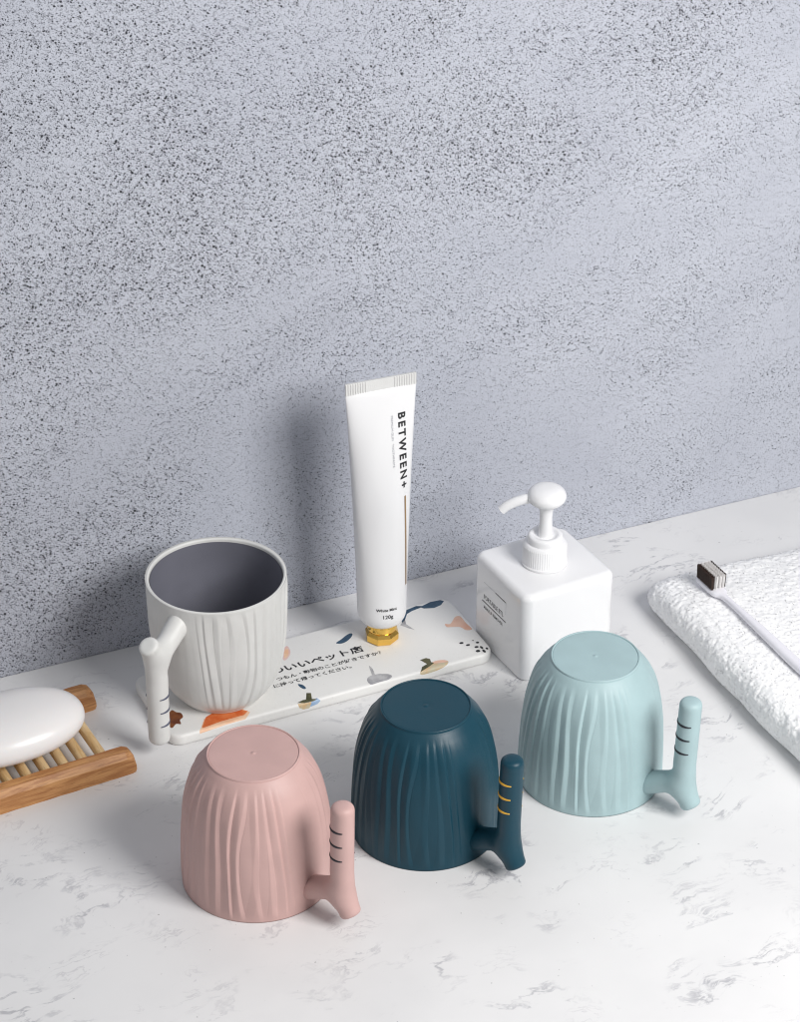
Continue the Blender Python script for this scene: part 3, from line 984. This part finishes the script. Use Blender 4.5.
if nrm[sN // 2, qN - 5, 2] < 0: nrm = -nrm
patchy = granular(60, 1.0)
hgt = (granular(1, 0.075) + granular(3, 0.07) * (1 + 0.4 * patchy)) * np.where(nrm[..., 2] > 0.85, 0.7, 1.0)
P = P + nrm * (hgt * (P[..., 2] > 1.2))[..., None]
P[..., 2] = np.maximum(P[..., 2], 0)
vs = P.reshape(-1, 3).tolist()
W = qN + 1
fs = [(i * W + j, i * W + j + 1, (i + 1) * W + j + 1, (i + 1) * W + j) for i in range(sN) for j in range(qN)]
# close back end, front end and far side down to the ground
def skirt(ids):
    base = len(vs)
    for k in ids: vs.append([vs[k][0], vs[k][1], 0.0])
    for k in range(len(ids) - 1): fs.append((ids[k], base + k, base + k + 1, ids[k + 1]))
skirt([j for j in range(W)]); skirt([sN * W + j for j in range(W)][::-1]); skirt([i * W + qN for i in range(sN + 1)])
me = mesh_from("cloth", vs, fs)
bm = bmesh.new(); bm.from_mesh(me); bmesh.ops.recalc_face_normals(bm, faces=bm.faces); bm.to_mesh(me); bm.free()
link("cloth", me, M["towel"], towel)
# terry loops: thousands of tiny bent tufts in one mesh
def tufts():
    nT = 8000
    i = rng.integers(0, sN, nT); j = rng.integers(3, qN, nT)
    a = rng.random((nT, 1)); b_ = rng.random((nT, 1))
    p00, p10, p01, p11 = P[i, j], P[i + 1, j], P[i, j + 1], P[i + 1, j + 1]
    p = p00 * (1 - a) * (1 - b_) + p10 * a * (1 - b_) + p01 * (1 - a) * b_ + p11 * a * b_
    keep = p @ np.array([E2[0], E2[1], 0]) < 175                      # beyond that the towel has left the table edge in view
    nn = np.cross(p01 - p00, p10 - p00); l = np.linalg.norm(nn, axis=1, keepdims=True)
    nn = nn / np.maximum(l, 1e-9)
    sg = np.sign(nn @ np.array([-E2[0] * 0.5, -E2[1] * 0.5, 1.0])); nn *= np.where(sg == 0, 1, sg)[:, None]
    r = rng.normal(size=(nT, 3)); td = np.cross(nn, r); td /= np.linalg.norm(td, axis=1, keepdims=True)
    lean = rng.normal(size=(nT, 3)) * 0.40
    L = rng.uniform(0.25, 0.55, (nT, 1)); w = rng.uniform(0.10, 0.17, (nT, 1))
    side = np.cross(nn, td)
    cs = [p - td * 0.36 - nn * 0.2, p - td * 0.26 + (nn + lean * .5) * L * 0.85, p + td * 0.26 + (nn + lean) * L * 0.9, p + td * 0.40 - nn * 0.2]
    vs_ = np.stack([q for c in cs for q in (c + side * w, c - side * w, c + nn * w * 0.9)], 1)      # nT,12,3
    f1 = []
    for k in range(3):
        q = 3 * k
        f1 += [(q, q + 3, q + 4, q + 1), (q + 1, q + 4, q + 5, q + 2), (q + 2, q + 5, q + 3, q)]
    f1 = np.array(f1)
    vs_ = vs_[keep]; n = len(vs_)
    F_ = (f1[None] + (np.arange(n) * 12)[:, None, None]).reshape(-1, 4)
    me = bpy.data.meshes.new("pile")
    me.vertices.add(n * 12); me.vertices.foreach_set("co", (vs_.reshape(-1) * MM).astype(np.float32))
    me.loops.add(len(F_) * 4); me.loops.foreach_set("vertex_index", F_.reshape(-1).astype(np.int32))
    me.polygons.add(len(F_)); me.polygons.foreach_set("loop_start", (np.arange(len(F_)) * 4).astype(np.int32))
    me.update(calc_edges=True)
    return me
link("pile", tufts(), M["pile"], towel, smooth=False)["kind"] = "stuff"

# ------------------------------------------------------------------ toothbrush
TBA = math.atan2(-0.90, 0.437)
brush = thing("toothbrush", "white toothbrush with dark brown and white bristles lying on the towel", "toothbrush", (193.0, -129.0, TT + 1.2), TBA)
# local x runs from the head tip down the handle
secs = [(0, 1.5, 1.2), (0.6, 3.6, 1.9), (2.5, 5.2, 2.3), (6, 5.9, 2.4), (18, 5.9, 2.4), (23, 5.0, 2.4), (27, 2.6, 2.0), (34, 1.9, 1.9), (48, 2.2, 2.1), (70, 3.0, 2.4), (100, 3.6, 2.9), (130, 3.6, 3.0), (160, 3.2, 2.8), (178, 2.8, 2.4), (183, 2.2, 1.8), (184, .6, .6)]
pts = catmull(secs, 5)
rg = []
for x, w, h in pts:
    w, h = max(w, .2), max(h, .2)
    zc = 2.2 + 0.6 * math.sin(min(1, max(0, (x - 22) / 80)) * math.pi)
    rg.append([(x, w * math.copysign(abs(math.cos(t)) ** 0.8, math.cos(t)), zc + h * math.copysign(abs(math.sin(t)) ** 0.8, math.sin(t))) for t in [2 * math.pi * k / 28 for k in range(28)]])
v, f = loft(rg); me = mesh_from("handle", v, f); link("handle", me, M["brush"], brush); shade_auto(me, 60)
def tuft_mesh(h, seed):
    r_ = random.Random(seed)
    A = Acc()
    for k in range(40):
        a = r_.uniform(0, 2 * math.pi); rr = 0.95 * math.sqrt(r_.random())
        x, y = rr * math.cos(a), rr * math.sin(a)
        x2, y2 = x * 1.28 + r_.uniform(-.12, .12), y * 1.28 + r_.uniform(-.12, .12)
        hh = h + r_.uniform(-.3, .2); q = 0.15
        ring = lambda X, Y, Z, s: [(X + s * math.cos(t), Y + s * math.sin(t), Z) for t in (0.3, 1.87, 3.44, 5.0)]
        v_, f_ = loft([ring(x, y, 0, q), ring((x + x2) / 2, (y + y2) / 2, hh * .6, q), ring(x2, y2, hh, q * .7)])
        A.add(v_, f_)
    me = bpy.data.meshes.new("bristle_tuft")
    me.from_pydata((np.asarray(A.v) * MM).tolist(), [], A.f); me.update()
    return me
tm = [tuft_mesh(9.6, s) for s in range(4)]
for m_ in tm: m_.materials.append(M["bristle_white"])
for i in range(9):
    for j, yy in enumerate((-4.3, -1.7, 1.0, 3.3, 5.0)):
        x = 3.0 + i * 2.15
        if i in (0, 8) and j in (0, 4): x += 0.5 if i == 0 else -0.5
        o = bpy.data.objects.new("bristle_tuft", tm[(i * 3 + j) % 4]); COL.objects.link(o); o.parent = brush
        o.location = (x * MM, yy * MM, 4.4 * MM)
        dark = j in (0, 4)
        if j == 4: o.scale = (0.8, 0.35, 1.0)
        o.material_slots[0].link = "OBJECT"; o.material_slots[0].material = M["bristle_dark"] if dark else M["bristle_white"]

# ------------------------------------------------------------------ light
w = bpy.data.worlds.new("World"); scene.world = w; w.use_nodes = True
w.node_tree.nodes["Background"].inputs[0].default_value = (0.97, 0.98, 1.0, 1)
w.node_tree.nodes["Background"].inputs[1].default_value = 0.19
def area(name, loc, target, size, sy, power, col):
    L = bpy.data.lights.new(name, "AREA"); L.shape = "RECTANGLE"; L.size = size; L.size_y = sy; L.energy = power; L.color = col
    o = bpy.data.objects.new(name, L); COL.objects.link(o); o.location = loc
    o.rotation_euler = (Vector(target) - Vector(loc)).to_track_quat("-Z", "Y").to_euler()
    return o
area("key_softbox", (0.68, -0.89, 0.80), (0.02, -0.22, 0.03), 0.48, 0.48, 14.4, (1.0, 0.985, 0.97))
area("fill_softbox", (-0.6, -1.1, 1.0), (0.0, -0.2, 0.05), 0.9, 0.9, 1.3, (0.93, 0.96, 1.0))

# ------------------------------------------------------------------ camera
cam = bpy.data.cameras.new("Camera"); co_ = bpy.data.objects.new("Camera", cam); COL.objects.link(co_)
co_.location = (0, -D * math.cos(TH) * MM, D * math.sin(TH) * MM)
co_.rotation_euler = (math.pi / 2 - TH, 0, 0)
cam.sensor_fit = "HORIZONTAL"; cam.sensor_width = 36; cam.lens = F / 800 * 36
cam.clip_start = 0.05; cam.clip_end = 50
scene.camera = co_
scene.view_settings.view_transform = "Standard"; scene.view_settings.look = "None"
scene.view_settings.exposure = 0; scene.view_settings.gamma = 1
scene.cycles.filter_width = 1.15
scene.cycles.diffuse_bounces = 8
scene.cycles.max_bounces = 12
